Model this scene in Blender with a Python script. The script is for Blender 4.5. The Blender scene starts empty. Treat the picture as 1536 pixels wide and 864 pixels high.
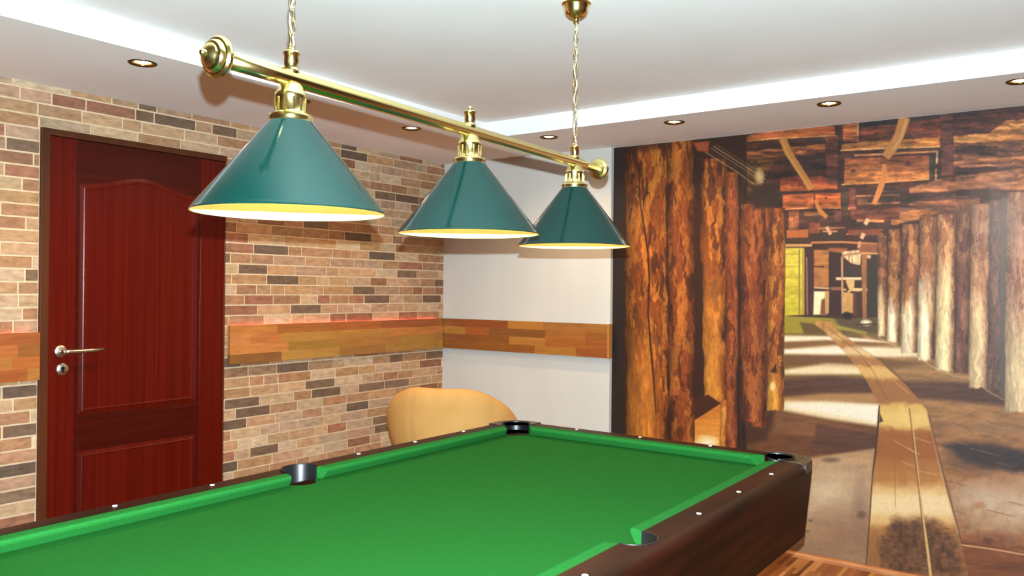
import bpy, bmesh, math, random
import numpy as np
from mathutils import Vector, Matrix

random.seed(7)
PI = math.pi
scene = bpy.context.scene
COL = scene.collection

# ------------------------------------------------------------------ camera
F_PX = 1235.5
CAM = Vector((3.7355, -4.4094, 1.3705))
YAW, PITCH, ROLL = 0.6196, 0.0020, 0.0101
fw = Vector((-math.sin(YAW)*math.cos(PITCH), math.cos(YAW)*math.cos(PITCH), math.sin(PITCH)))
r0 = Vector((math.cos(YAW), math.sin(YAW), 0)); u0 = r0.cross(fw)
RT = math.cos(ROLL)*r0 + math.sin(ROLL)*u0
UP = -math.sin(ROLL)*r0 + math.cos(ROLL)*u0
cd = bpy.data.cameras.new('camera'); cam = bpy.data.objects.new('camera', cd); COL.objects.link(cam)
cd.sensor_width = 36; cd.lens = F_PX/1536*36; cd.clip_start = 0.02
cam.matrix_world = Matrix(((RT.x, UP.x, -fw.x, CAM.x), (RT.y, UP.y, -fw.y, CAM.y), (RT.z, UP.z, -fw.z, CAM.z), (0, 0, 0, 1)))
scene.camera = cam

# ------------------------------------------------------------------ light and exposure
scene.view_settings.view_transform = 'Standard'; scene.view_settings.look = 'None'
scene.view_settings.exposure = 0.0; scene.view_settings.gamma = 1.0; scene.view_settings.use_curve_mapping = False
FLASH_W = 980.0
DOWN_W = 31.0
BULB_W = 2.0
w = bpy.data.worlds.new('world'); scene.world = w; w.use_nodes = True
w.node_tree.nodes['Background'].inputs[0].default_value = (1.0, 0.86, 0.72, 1)
w.node_tree.nodes['Background'].inputs[1].default_value = 0.02
fl = bpy.data.lights.new('flash', 'SPOT'); fl.energy = FLASH_W; fl.color = (0.77, 0.96, 1.04); fl.shadow_soft_size = 0.007
flo = bpy.data.objects.new('flash', fl); COL.objects.link(flo)
fl.spot_size = math.radians(92); fl.spot_blend = .45
flo.matrix_world = cam.matrix_world.copy()
flo.location = CAM + UP*0.08 + RT*0.004      # the camera's own pop-up flash

# ------------------------------------------------------------------ room numbers (metres)
FZ = -0.025                      # floor
SOFF, CEIL = 2.2403, 2.3315      # lowered ceiling border, raised middle
COVX, COVY = 0.8407, -0.6367     # inner edges of the border
RX, FY = 7.2, -9.0               # right wall, wall behind the photographer
PWX, MURY = 1.3223, 0.027        # end of the white panel, plane of the mural
DY0, DY1, DTOP = -2.6976, -1.7668, 2.0546

# ------------------------------------------------------------------ helpers
def lin(c):
    return tuple((x/255/12.92 if x/255 <= .04045 else ((x/255+.055)/1.055)**2.4) for x in c)

class MB:
    def __init__(s): s.v = []; s.f = []; s.m = []; s.sm = []; s.c = []
    def add(s, vs, fs, m=0, smooth=False, col=None):
        b = len(s.v); s.v += [tuple(v) for v in vs]
        for f in fs:
            s.f.append([b+i for i in f]); s.m.append(m); s.sm.append(smooth); s.c.append(col)
    def box(s, x0, x1, y0, y1, z0, z1, m=0, col=None):
        v = [(x0,y0,z0),(x1,y0,z0),(x1,y1,z0),(x0,y1,z0),(x0,y0,z1),(x1,y0,z1),(x1,y1,z1),(x0,y1,z1)]
        s.add(v, [(0,3,2,1),(4,5,6,7),(0,1,5,4),(1,2,6,5),(2,3,7,6),(3,0,4,7)], m, False, col)
    def prism(s, poly, z0, z1, m=0, poly1=None):
        n = len(poly); q = poly1 or poly
        v = [(x,y,z0) for x,y in poly]+[(x,y,z1) for x,y in q]
        s.add(v, [tuple(range(n))[::-1], tuple(range(n,2*n))]+[(i,(i+1)%n,n+(i+1)%n,n+i) for i in range(n)], m)
    def lathe(s, prof, c, axis=(0,0,1), seg=48, m=0, smooth=True):
        a = Vector(axis).normalized(); t = Vector((1,0,0)) if abs(a.x) < .8 else Vector((0,1,0))
        e1 = a.cross(t).normalized(); e2 = a.cross(e1); c = Vector(c)
        v = []
        for r, h in prof:
            for k in range(seg):
                an = 2*PI*k/seg
                v.append(c+a*h+(e1*math.cos(an)+e2*math.sin(an))*r)
        f = []
        for i in range(len(prof)-1):
            for k in range(seg):
                k2 = (k+1) % seg
                f.append((i*seg+k, i*seg+k2, (i+1)*seg+k2, (i+1)*seg+k))
        s.add(v, f, m, smooth)
    def tube(s, path, r, seg=10, closed=False, m=0, caps=True):
        P = [Vector(p) for p in path]; n = len(P); v = []; prev = None
        for i, p in enumerate(P):
            if closed: d = P[(i+1) % n]-P[i-1]
            else: d = P[min(i+1, n-1)]-P[max(i-1, 0)]
            d.normalize()
            if prev is None:
                t = Vector((0,0,1)) if abs(d.z) < .8 else Vector((1,0,0)); e = d.cross(t).normalized()
            else: e = (prev - d*prev.dot(d)).normalized()
            prev = e; g = d.cross(e)
            rr = r[i] if isinstance(r, (list, tuple)) else r
            for k in range(seg):
                an = 2*PI*k/seg; v.append(p+(e*math.cos(an)+g*math.sin(an))*rr)
        f = []
        for i in range(n if closed else n-1):
            j = (i+1) % n
            for k in range(seg):
                k2 = (k+1) % seg; f.append((i*seg+k, i*seg+k2, j*seg+k2, j*seg+k))
        if caps and not closed: f += [tuple(range(seg))[::-1], tuple((n-1)*seg+k for k in range(seg))]
        s.add(v, f, m, True)
    def build(s, name, mats, parent=None, bevel=0, recalc=True):
        me = bpy.data.meshes.new(name)
        o = bpy.data.objects.new(name, me); COL.objects.link(o)
        off = Vector((0,0,0))
        if parent is not None:
            o.parent = parent; off = WORLD[parent.name]
        WORLD[o.name] = off.copy()
        me.from_pydata([tuple(Vector(v)-off) for v in s.v], [], s.f)
        if not isinstance(mats, (list, tuple)): mats = [mats]
        for m in mats: me.materials.append(m)
        me.polygons.foreach_set('material_index', s.m)
        me.polygons.foreach_set('use_smooth', s.sm)
        if any(c is not None for c in s.c):
            at = me.color_attributes.new('tone', 'FLOAT_COLOR', 'CORNER')
            arr = []
            for f, c in zip(s.f, s.c): arr += list((*(c or (0.5,0.5,0.5)), 1.0))*len(f)
            at.data.foreach_set('color', arr)
        if recalc:
            bm = bmesh.new(); bm.from_mesh(me); bmesh.ops.recalc_face_normals(bm, faces=bm.faces); bm.to_mesh(me); bm.free()
        if bevel:
            b = o.modifiers.new('bevel', 'BEVEL'); b.width = bevel; b.segments = 3; b.limit_method = 'ANGLE'; b.angle_limit = math.radians(40)
        return o
WORLD = {}
def thing(name, label, cat, loc=(0,0,0), group=None):
    o = bpy.data.objects.new(name, None); COL.objects.link(o); o.location = loc; o.empty_display_size = .1
    WORLD[o.name] = Vector(loc)
    o['label'] = label; o['category'] = cat
    if group: o['group'] = group
    return o
def struct(o, label, cat):
    o['kind'] = 'structure'; o['label'] = label; o['category'] = cat; return o
def copy_tree(o, parent=None):
    c = o.copy(); COL.objects.link(c)
    if parent: c.parent = parent
    for ch in list(o.children): copy_tree(ch, c)
    return c

# ------------------------------------------------------------------ materials
def new_mat(name):
    m = bpy.data.materials.new(name); m.use_nodes = True
    return m, m.node_tree.nodes, m.node_tree.links, m.node_tree.nodes['Principled BSDF']
def mat(name, c, rough=.5, metal=0, spec=.5, c2=None, scale=(20,20,20), detail=4, bump=0, bscale=None, coat=0, lo=.35, hi=.65):
    m, N, L, P = new_mat(name)
    P.inputs['Roughness'].default_value = rough; P.inputs['Metallic'].default_value = metal
    P.inputs['Specular IOR Level'].default_value = spec; P.inputs['Coat Weight'].default_value = coat
    P.inputs['Base Color'].default_value = (*lin(c), 1)
    tc = N.new('ShaderNodeTexCoord')
    def noise(sc, d):
        mp = N.new('ShaderNodeMapping'); mp.inputs['Scale'].default_value = sc; L.new(tc.outputs['Object'], mp.inputs[0])
        n = N.new('ShaderNodeTexNoise'); n.inputs['Scale'].default_value = 1; n.inputs['Detail'].default_value = d
        L.new(mp.outputs[0], n.inputs['Vector']); return n
    if c2:
        n = noise(scale, detail); r = N.new('ShaderNodeValToRGB')
        r.color_ramp.elements[0].position = lo; r.color_ramp.elements[1].position = hi
        r.color_ramp.elements[0].color = (*lin(c), 1); r.color_ramp.elements[1].color = (*lin(c2), 1)
        L.new(n.outputs['Fac'], r.inputs[0]); L.new(r.outputs[0], P.inputs['Base Color'])
    if bump:
        n = noise(bscale or scale, 3); b = N.new('ShaderNodeBump'); b.inputs['Strength'].default_value = bump; b.inputs['Distance'].default_value = .004
        L.new(n.outputs['Fac'], b.inputs['Height']); L.new(b.outputs[0], P.inputs['Normal'])
    return m
def emit(name, c, strength):
    m, N, L, P = new_mat(name)
    P.inputs['Base Color'].default_value = (*c, 1); P.inputs['Emission Color'].default_value = (*c, 1); P.inputs['Emission Strength'].default_value = strength
    return m
def tone_mat(name, rough, grain, dark, light, spec=.5, bump=.1, coat=0):
    """colour comes from the mesh's own per-piece tone, broken up by a grain noise"""
    m, N, L, P = new_mat(name)
    P.inputs['Roughness'].default_value = rough; P.inputs['Specular IOR Level'].default_value = spec; P.inputs['Coat Weight'].default_value = coat
    P.inputs['Coat Roughness'].default_value = .15
    a = N.new('ShaderNodeAttribute'); a.attribute_name = 'tone'
    tc = N.new('ShaderNodeTexCoord'); mp = N.new('ShaderNodeMapping'); mp.inputs['Scale'].default_value = grain; L.new(tc.outputs['Object'], mp.inputs[0])
    n = N.new('ShaderNodeTexNoise'); n.inputs['Scale'].default_value = 1; n.inputs['Detail'].default_value = 6; n.inputs['Roughness'].default_value = .65
    L.new(mp.outputs[0], n.inputs['Vector'])
    r = N.new('ShaderNodeValToRGB'); r.color_ramp.elements[0].position = .3; r.color_ramp.elements[1].position = .7
    r.color_ramp.elements[0].color = (*dark, 1); r.color_ramp.elements[1].color = (*light, 1)
    L.new(n.outputs['Fac'], r.inputs[0])
    mx = N.new('ShaderNodeMix'); mx.data_type = 'RGBA'; mx.blend_type = 'MULTIPLY'; mx.inputs[0].default_value = 1
    L.new(a.outputs['Color'], mx.inputs[6]); L.new(r.outputs[0], mx.inputs[7]); L.new(mx.outputs[2], P.inputs['Base Color'])
    b = N.new('ShaderNodeBump'); b.inputs['Strength'].default_value = bump; b.inputs['Distance'].default_value = .003
    L.new(n.outputs['Fac'], b.inputs['Height']); L.new(b.outputs[0], P.inputs['Normal'])
    return m

M = {}
M['plaster'] = mat('white_plaster', (240,238,236), .9, spec=.2, c2=(236,234,231), scale=(3,3,3))
M['wallwhite'] = mat('white_wall_paint', (197,193,187), .85, spec=.2, c2=(193,188,181), scale=(4,4,2))
M['mortar'] = mat('mortar', (214,186,152), .95, spec=.1, c2=(198,168,134), scale=(30,30,30), bump=.2)
M['brick'] = tone_mat('brick_slips', .8, (18,18,44), (.56,.51,.47), (1.06,1.02,1.0), spec=.25, bump=.35)
M['plain'] = mat('light_brown_wall_paint', (176,156,136), .9, spec=.2, c2=(168,148,128), scale=(2,2,2))
M['board'] = tone_mat('acacia_board', .42, (40,7,60), (.74,.70,.62), (1.1,1.1,1.08), bump=.04)
M['board_x'] = tone_mat('acacia_board_lengthwise', .42, (7,40,60), (.74,.70,.62), (1.1,1.1,1.08), bump=.04)
M['door_v'] = mat('mahogany_upright', (86,15,5), .32, spec=.2, c2=(72,9,3), scale=(20,70,.7), detail=5, coat=.0)
M['door_h'] = mat('mahogany_crossgrain_shaded', (64,11,4), .34, spec=.22, c2=(54,8,3), scale=(20,1.2,40), detail=5, coat=.0)  # darker copy of the door wood: weaker sheen across the grain, put into the colour
M['frame'] = mat('brown_door_frame', (78,38,18), .4, spec=.25, c2=(66,32,15), scale=(12,12,1.5))
M['steel'] = mat('satin_nickel', (190,178,165), .32, metal=1, spec=.5)
M['dark'] = mat('black_gap', (10,8,7), .7, spec=.2)
M['brass'] = mat('polished_brass', (236,216,146), .2, metal=1)
M['chain'] = mat('pale_brass_chain', (226,206,150), .2, metal=1)
M['cord'] = mat('pale_lamp_cord', (215,205,180), .5)
M['shade'] = mat('green_enamel', (6,41,36), .13, spec=.38, c2=(7,43,38), scale=(6,6,6), coat=.0)
M['shade_in'] = mat('cream_enamel', (240,222,170), .5)
M['bulb'] = emit('lamp_bulb', (1.0,.70,.30), 5)
M['halogen'] = emit('halogen', (1.0,.86,.66), 30)
M['ring'] = mat('bronze_ring', (96,72,40), .3, metal=1)
M['reflector'] = mat('reflector', (200,180,140), .25, metal=1)
M['led'] = emit('red_led_strip', (1.0,.17,.12), 20)
M['cloth'] = mat('green_cloth', (28,87,33), .95, spec=.03, c2=(31,92,36), scale=(160,160,160), bump=.06)
M['cushion'] = mat('green_cushion_cloth', (31,100,41), .9, spec=.04, c2=(35,106,45), scale=(160,160,160), bump=.05)
M['table_wood'] = mat('dark_walnut', (47,18,9), .40, spec=.11, c2=(26,11,6), scale=(16,2.2,26), detail=5, coat=.0)
M['pocket'] = mat('black_plastic', (20,19,20), .38, spec=.5)
M['cap'] = mat('grey_metal_glints', (112,98,86), .4, metal=.7, c2=(44,36,30), scale=(60,60,60))  # grey flecks on dark metal are glints painted into the colour
M['pearl'] = mat('pearl_sight', (240,228,222), .3)
M['suede'] = mat('tan_suede', (190,144,84), .95, spec=.1, c2=(180,134,76), scale=(7,7,5), bump=.08, bscale=(60,60,60))
M['leg_wood'] = mat('dark_chair_leg', (60,36,22), .4)
M['base'] = mat('oak_skirting', (176,112,64), .4, c2=(150,88,46), scale=(8,60,60))

def parquet():
    m, N, L, P = new_mat('striped_parquet')
    P.inputs['Roughness'].default_value = .35
    tc = N.new('ShaderNodeTexCoord'); mp = N.new('ShaderNodeMapping'); mp.inputs['Rotation'].default_value = (0, 0, PI/2)
    L.new(tc.outputs['Object'], mp.inputs[0])
    b = N.new('ShaderNodeTexBrick'); b.offset = .37; b.offset_frequency = 2; b.squash = 1
    b.inputs['Scale'].default_value = 1; b.inputs['Mortar Size'].default_value = .0006; b.inputs['Brick Width'].default_value = .26; b.inputs['Row Height'].default_value = .021
    b.inputs['Color1'].default_value = (0,0,0,1); b.inputs['Color2'].default_value = (1,1,1,1); b.inputs['Mortar'].default_value = (.3,.3,.3,1); b.inputs['Bias'].default_value = 0
    L.new(mp.outputs[0], b.inputs['Vector'])
    r = N.new('ShaderNodeValToRGB'); e = r.color_ramp.elements
    e[0].color = (*lin((92,48,24)), 1); e[1].color = (*lin((196,138,78)), 1)
    k = e.new(.45); k.color = (*lin((150,88,44)), 1)
    L.new(b.outputs['Color'], r.inputs[0])
    n = N.new('ShaderNodeTexNoise'); mp2 = N.new('ShaderNodeMapping'); mp2.inputs['Scale'].default_value = (120,6,1); L.new(tc.outputs['Object'], mp2.inputs[0]); L.new(mp2.outputs[0], n.inputs['Vector']); n.inputs['Scale'].default_value = 1
    mx = N.new('ShaderNodeMix'); mx.data_type = 'RGBA'; mx.blend_type = 'MULTIPLY'; mx.inputs[0].default_value = .35
    L.new(r.outputs[0], mx.inputs[6]); L.new(n.outputs['Fac'], mx.inputs[7]); L.new(mx.outputs[2], P.inputs['Base Color'])
    return m
M['parquet'] = parquet()

# ------------------------------------------------------------------ setting
b = MB(); b.box(-.1, RX, FY, .1, FZ-.1, FZ)
struct(b.build('floor', M['parquet']), 'striped wooden parquet floor in front of the mine mural', 'floor')

# ceiling: raised middle, white step and lowered border with round openings for the downlights
HOLE = .043
DOWN = [(.69,-2.637), (.69,-1.866), (.69,-1.094), (.69,-3.41), (.69,-4.18), (.69,-4.95), (1.18,-.48), (1.949,-.483), (2.717,-.486), (3.468,-.485), (4.25,-.485),
        (6.6,-1.6), (6.6,-3.2), (6.6,-4.8), (6.6,-6.4)]
CX1, CY1 = RX-.84, FY+.7
bm = bmesh.new()
def ring_edges(pts, z):
    vs = [bm.verts.new((x,y,z)) for x,y in pts]
    return [bm.edges.new((vs[i], vs[(i+1) % len(vs)])) for i in range(len(vs))]
es = ring_edges([(-.02,FY),(RX,FY),(RX,.06),(-.02,.06)], SOFF)
es += ring_edges([(COVX,CY1),(CX1,CY1),(CX1,COVY),(COVX,COVY)], SOFF)
HP = []
for (x, y) in DOWN:
    c = [(x+HOLE*math.cos(2*PI*k/24), y+HOLE*math.sin(2*PI*k/24)) for k in range(24)]
    es += ring_edges(c, SOFF)
bmesh.ops.triangle_fill(bm, use_beauty=True, use_dissolve=False, edges=es)
bad = [f for f in bm.faces if any((f.calc_center_median().xy-Vector(d)).length < HOLE*.9 for d in DOWN) or
       (COVX < f.calc_center_median().x < CX1 and CY1 < f.calc_center_median().y < COVY)]
bmesh.ops.delete(bm, geom=bad, context='FACES_ONLY')
bm.normal_update()
for f in bm.faces:
    if f.normal.z > 0: f.normal_flip()
def quad(*p): bm.faces.new([bm.verts.new(q) for q in p])
quad((COVX,CY1,SOFF),(COVX,COVY,SOFF),(COVX,COVY,CEIL),(COVX,CY1,CEIL))
quad((COVX,COVY,SOFF),(CX1,COVY,SOFF),(CX1,COVY,CEIL),(COVX,COVY,CEIL))
quad((CX1,COVY,SOFF),(CX1,CY1,SOFF),(CX1,CY1,CEIL),(CX1,COVY,CEIL))
quad((CX1,CY1,SOFF),(COVX,CY1,SOFF),(COVX,CY1,CEIL),(CX1,CY1,CEIL))
quad((COVX,CY1,CEIL),(COVX,COVY,CEIL),(CX1,COVY,CEIL),(CX1,CY1,CEIL))
quad((-.15,FY-.1,CEIL+.12),(RX+.1,FY-.1,CEIL+.12),(RX+.1,.15,CEIL+.12),(-.15,.15,CEIL+.12))
me = bpy.data.meshes.new('ceiling'); bm.to_mesh(me); bm.free(); me.materials.append(M['plaster'])
o = bpy.data.objects.new('ceiling', me); COL.objects.link(o); WORLD['ceiling'] = Vector()
struct(o, 'white plaster ceiling with a raised middle and a lowered border', 'ceiling')

# brick wall: mortar slab and single brick slips, one mesh
b = MB()
for (y0, y1, z0, z1) in ((FY,DY0,FZ,SOFF),(DY1,.02,FZ,SOFF),(DY0,DY1,DTOP,SOFF)):
    b.box(-.12, -.0035, y0, y1, z0, z1, 0)
LIGHT = [(196,158,122),(188,148,112),(180,136,100),(202,170,134),(200,174,144),(178,136,104),(172,126,94),(190,152,124),(184,144,104),(194,164,136)]
RED = [(164,112,88),(160,114,88),(154,106,82)]
DARKC = [(118,94,76),(124,98,78),(110,90,76),(130,104,84)]
DARKPX = [(223,167),(270,192),(515,222),(523,226),(393,380),(387,410),(403,425),(487,343),(532,360),(562,430),(559,455),(619,416),(592,391),(585,301),(594,543),(650,538),(589,570),
          (540,587),(534,615),(480,582),(347,609),(365,637),(442,557),(347,549),(563,638),(503,592),(467,470),(365,622),(407,676),(27,648),(42,704),(13,749),(43,589),(600,300),(640,345)]
def on_left(px, py):             # a point of the brick wall surveyed in the photograph, in wall metres
    d = fw + RT*((px-768)/F_PX) - UP*((py-432)/F_PX); t = -CAM.x/d.x; p = CAM+d*t; return p.y, p.z
DARKS = [on_left(*p) for p in DARKPX]
PITCHB = .0552; z = 1.605 - 30*PITCHB
rb = random.Random(21)
while z < SOFF:
    z0, z1 = max(z+.004, FZ), min(z+PITCHB-.004, SOFF-.001)
    y = FY - rb.random()*.2
    while y < 0:
        ln = rb.choice((.095,.13,.15,.19,.19,.225,.235))
        y0, y1 = y+.004, min(y+ln-.004, -.001)
        y += ln
        if y1 < FY+.01 or z1-z0 < .006 or y1-y0 < .012: continue
        cands = [(y0,y1,z0,z1)]
        if z1 > FZ and y1 > DY0 and y0 < DY1 and z0 < DTOP:
            cands = []
            if y0 < DY0-.015: cands.append((y0, DY0-.004, z0, z1))
            if y1 > DY1+.015: cands.append((DY1+.004, y1, z0, z1))
            if z1 > DTOP+.008: cands.append((max(y0,DY0), min(y1,DY1), DTOP+.004, z1))
        q = rb.random()
        c = rb.choice(DARKC) if q < .025 else rb.choice(RED) if q < .13 else rb.choice(LIGHT)
        if any(y0-.005 < a < y1+.005 and z-.001 < h < z+PITCHB+.001 for a, h in DARKS): c = rb.choice(DARKC)
        jit = rb.uniform(.89,1.02); c = lin(tuple(min(255, v*jit*rb.uniform(.99,1.01)) for v in c))
        for (a0,a1,h0,h1) in cands:
            b.box(-.0035, rb.uniform(-.0006,.0006), a0, a1, h0, h1, 1, c)
    z += PITCHB
struct(b.build('wall_left', [M['mortar'], M['brick']]), 'wall of beige and brown brick slips around the door', 'wall')

b = MB(); b.box(-.12, PWX, 0, .12, FZ, SOFF); b.box(PWX, RX+.1, MURY+.002, .12, FZ, SOFF)
struct(b.build('wall_back', M['wallwhite']), 'white painted back wall between the bricks and the mural', 'wall')
b = MB(); b.box(RX, RX+.1, FY-.1, .12, FZ, SOFF)
struct(b.build('wall_right', M['plain']), 'plain light brown wall on the right, out of the picture', 'wall')
b = MB(); b.box(-.12, RX+.1, FY-.1, FY, FZ, SOFF)
struct(b.build('wall_front', M['plain']), 'plain light brown wall behind the photographer', 'wall')
b = MB()
prof = [(0,0),(-.024,0),(-.022,.014),(-.014,.022),(0,.025)]
n = len(prof); x0, x1 = PWX+.002, RX
vs = [(x0, MURY-.001+p, FZ+q) for p, q in prof]+[(x1, MURY-.001+p, FZ+q) for p, q in prof]
b.add(vs, [tuple(range(n)), tuple(range(n, 2*n))]+[(i, (i+1) % n, n+(i+1) % n, n+i) for i in range(n)])
struct(b.build('baseboard_back', M['base']), 'thin light wood strip along the foot of the mural', 'baseboard')

# ------------------------------------------------------------------ mine mural: a photographic wallpaper, printed as colours on a fine flat grid
def build_mural():
    xs = np.concatenate([np.arange(PWX+.001, 3.52, .0036), np.arange(3.52, RX-.001, .014)])
    zs = np.arange(FZ+.001, SOFF-.0005, .0036); zs[-1] = SOFF-.001
    X, Z = np.meshgrid(xs, zs)
    # survey coordinates: the print was measured in photograph pixels; S,T are those numbers for each wall point
    dx, dy, dz = X-CAM.x, MURY-CAM.y, Z-CAM.z
    w_ = dx*fw.x+dy*fw.y+dz*fw.z
    S = 768+F_PX*(dx*RT.x+dy*RT.y+dz*RT.z)/w_; T = 432-F_PX*(dx*UP.x+dy*UP.y+dz*UP.z)/w_
    C = np.zeros(X.shape+(3,)); C[:] = (58,34,22)
    def h(i, j, s): 
        v = np.sin(i*127.1+j*311.7+s*74.7)*43758.5453; return v-np.floor(v)
    def vn(a, c, s):
        i, j = np.floor(a), np.floor(c); u, v = a-i, c-j; u = u*u*(3-2*u); v = v*v*(3-2*v)
        return (h(i,j,s)*(1-u)+h(i+1,j,s)*u)*(1-v)+(h(i,j+1,s)*(1-u)+h(i+1,j+1,s)*u)*v
    def fbm(a, c, s, o=4):
        t = 0; am = .5; tot = 0
        for k in range(o): t = t+am*vn(a*2**k, c*2**k, s+k*13); tot += am; am *= .55
        return t/tot
    def sst(x, a, c): t = np.clip((x-a)/(c-a), 0, 1); return t*t*(3-2*t)
    WX = (fbm(S/9, T/14, 3)-.5); WY = (fbm(S/14, T/9, 5)-.5)
    def pmask(pts, f=1.0, wob=0.0):
        p = np.array(pts, float); lo = p.min(0)-f-wob-2; hi = p.max(0)+f+wob+2
        rows = np.where(((S > lo[0])&(S < hi[0])&(T > lo[1])&(T < hi[1])))
        s, t = S[rows]+WX[rows]*wob*2, T[rows]+WY[rows]*wob*2
        ins = np.zeros(s.shape, bool); dm = np.full(s.shape, 1e9)
        for k in range(len(p)):
            a, c = p[k], p[(k+1) % len(p)]
            if a[1] != c[1]:
                cr = ((a[1] > t) != (c[1] > t)) & (s < (c[0]-a[0])*(t-a[1])/(c[1]-a[1])+a[0]); ins ^= cr
            e = c-a; q = np.clip(((s-a[0])*e[0]+(t-a[1])*e[1])/(e@e+1e-9), 0, 1)
            dm = np.minimum(dm, np.hypot(s-a[0]-q*e[0], t-a[1]-q*e[1]))
        sd = np.where(ins, dm, -dm)
        return rows, sst(sd, -f, f)
    def put(rows, m, col):
        C[rows] = C[rows]*(1-m[..., None])+np.asarray(col)*m[..., None]
    def poly(pts, col, f=1.0, wob=0.0, a=1.0, tex=0.0, ts=(6,6), seed=1, col2=None):
        rows, m = pmask(pts, f, wob); c = np.broadcast_to(np.array(col, float), rows[0].shape+(3,)).copy()
        if tex or col2 is not None:
            n = fbm(S[rows]/ts[0], T[rows]/ts[1], seed, 5)
            if col2 is not None: k = sst(n, .43, .57)[:, None]; c = c*(1-k)+np.array(col2, float)*k
            if tex: c = c*(1+tex*(n-.5)[:, None]*2)
        put(rows, m*a, c)
    def grad(pts, ctop, cbot, y0, y1, f=1.0, wob=0.0, tex=0.0, ts=(30,3), seed=1):
        rows, m = pmask(pts, f, wob); k = np.clip((T[rows]-y0)/(y1-y0), 0, 1)[:, None]
        c = np.array(ctop, float)*(1-k)+np.array(cbot, float)*k
        if tex: c = c*(1+tex*(fbm(S[rows]/ts[0], T[rows]/ts[1], seed, 5)-.5)[:, None]*2)
        put(rows, m, c)
    def stroke(pts, wd, col, f=.8, a=1.0, wob=0.0):
        L_, R_ = [], []
        for k, (x, y) in enumerate(pts):
            x0_, y0_ = pts[max(k-1, 0)]; x1_, y1_ = pts[min(k+1, len(pts)-1)]; d = math.hypot(x1_-x0_, y1_-y0_)
            ww = (wd[k] if isinstance(wd, (list, tuple)) else wd)/2
            nx, ny = -(y1_-y0_)/d*ww, (x1_-x0_)/d*ww; L_.append((x+nx, y+ny)); R_.append((x-nx, y-ny))
        poly(L_+R_[::-1], col, f, wob, a)
    def blob(cx, cy, rx, ry, col, a=1.0, p=1.0, wob=.25):
        d = np.hypot((S-cx)/rx, (T-cy)/ry)+WX*wob*2
        m = np.clip(1-d, 0, 1)**p*a; C[:] = C*(1-m[..., None])+np.array(col, float)*m[..., None]
    def log(lt, rt, yt, lb, rb_, yb, light, mid, dark, seed, bark=.5, cream=None, edge=.55, wob=3.0, mids=None, ysc=34., lit=.5):
        """a round post: left/right edges at top and bottom, bark patches, optional pale lower end"""
        rows = np.where((T > yt-4) & (T < yb+4) & (S > min(lt, lb)-8) & (S < max(rt, rb_)+8))
        s, t = S[rows], T[rows]; k = (t-yt)/(yb-yt)
        l = lt+(lb-lt)*k+(fbm(t/45, 0*t+seed, seed, 3)-.5)*wob*2; r = rt+(rb_-rt)*k+(fbm(t/38, 0*t+seed+9, seed+4, 3)-.5)*wob*2
        q = (s-l)/(r-l); wid = r-l
        wx_ = (fbm(s/11., t/17., seed+3, 2)-.5)*10
        n3 = fbm(s/2.1, t/8., seed+31, 3)
        n1 = fbm((s+wx_)/9.5, (t+wx_)/(ysc*.85), seed, 4); n2 = fbm((s-wx_)/6.5+3, t/36., seed+21, 4); n5 = fbm((s+wx_)/4.2, t/34., seed+53, 3)
        k1 = sst(n1+.16*(n3-.5), .45, .56)
        c = np.array(mid, float)+(np.array(light, float)-np.array(mid, float))*k1[:, None]
        c = c*(1+.30*(n5-.5)[:, None])
        thr = .64-.15*bark
        bk = sst(n2+.14*(n3-.5), thr, thr+.06)*.78
        c = c*(1-bk[:, None])+np.array(dark, float)*bk[:, None]
        ck = sst(np.abs(n5-.47), .018, 0)*.45; c = c*(1-ck[:, None])
        n1 = n5
        if cream is not None:
            cc, ya, yc_ = cream; kk = sst(t+(n2-.5)*90, ya, yc_)*sst(1-q, .05, .5)
            cc = np.array(cc, float)*(1+.22*(n1-.5)[:, None]*2); c = c*(1-kk[:, None])+cc*kk[:, None]
        c = c*(1+.30*(n3-.5)[:, None])
        sh = 1-edge*np.abs((q-lit)/max(lit, 1-lit))**2.2
        c = c*sh[:, None]
        m = sst(q*wid, -.6, 1.2)*sst((1-q)*wid, -.6, 1.2)*sst(t, yt-1.5, yt+1.5)*(1-sst(t+(n2-.5)*6, yb-2, yb+2))
        put(rows, m, c)

    # --- ground of the gallery: mottled brown, then bands of lamp light
    grad([(1100,470),(2100,470),(2100,1000),(1100,1000)], (112,88,48), (130,84,52), 470, 700, tex=.22, ts=(40,5))
    grad([(1176,474),(1330,478),(1330,502),(1176,503)], (150,136,40), (112,88,44), 474, 502, tex=.15, ts=(20,3))
    poly([(1200,484),(1232,486),(1246,500),(1206,500)], (100,74,38), 2)
    poly([(1176,482),(1198,482),(1206,500),(1176,500)], (150,132,40), 2)
    poly([(1250,476),(1320,476),(1320,500),(1265,500)], (86,68,46), 3)
    stroke([(1180,474),(1220,480),(1262,492),(1300,500)], [8,7,6,4], (150,130,52), 2)
    # right field
    grad([(1290,500),(1440,548),(2100,640),(2100,1000),(1440,1000),(1425,760),(1400,650),(1375,590),(1330,545)], (152,112,70), (142,86,52), 530, 800, f=3, tex=.28, ts=(26,6), seed=8)
    # dark and bright bands across the floor on the left
    poly([(1176,503),(1260,505),(1345,516),(1312,512),(1176,514)], (238,210,172), 3)
    poly([(1178,506),(1240,505),(1300,508),(1330,513),(1260,512),(1178,511)], (246,224,196), 2, a=.8)
    poly([(1176,513),(1240,510),(1345,516),(1300,520),(1176,520)], (128,88,54), 3)
    poly([(1176,524),(1250,518),(1350,522),(1395,534),(1320,536),(1176,531)], (238,210,174), 3.5)
    poly([(1178,525),(1240,523),(1320,524),(1290,530),(1178,529)], (248,232,214), 2.5, a=.8)
    poly([(1176,534),(1270,533),(1400,545),(1320,553),(1176,546)], (112,76,46), 4)
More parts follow.
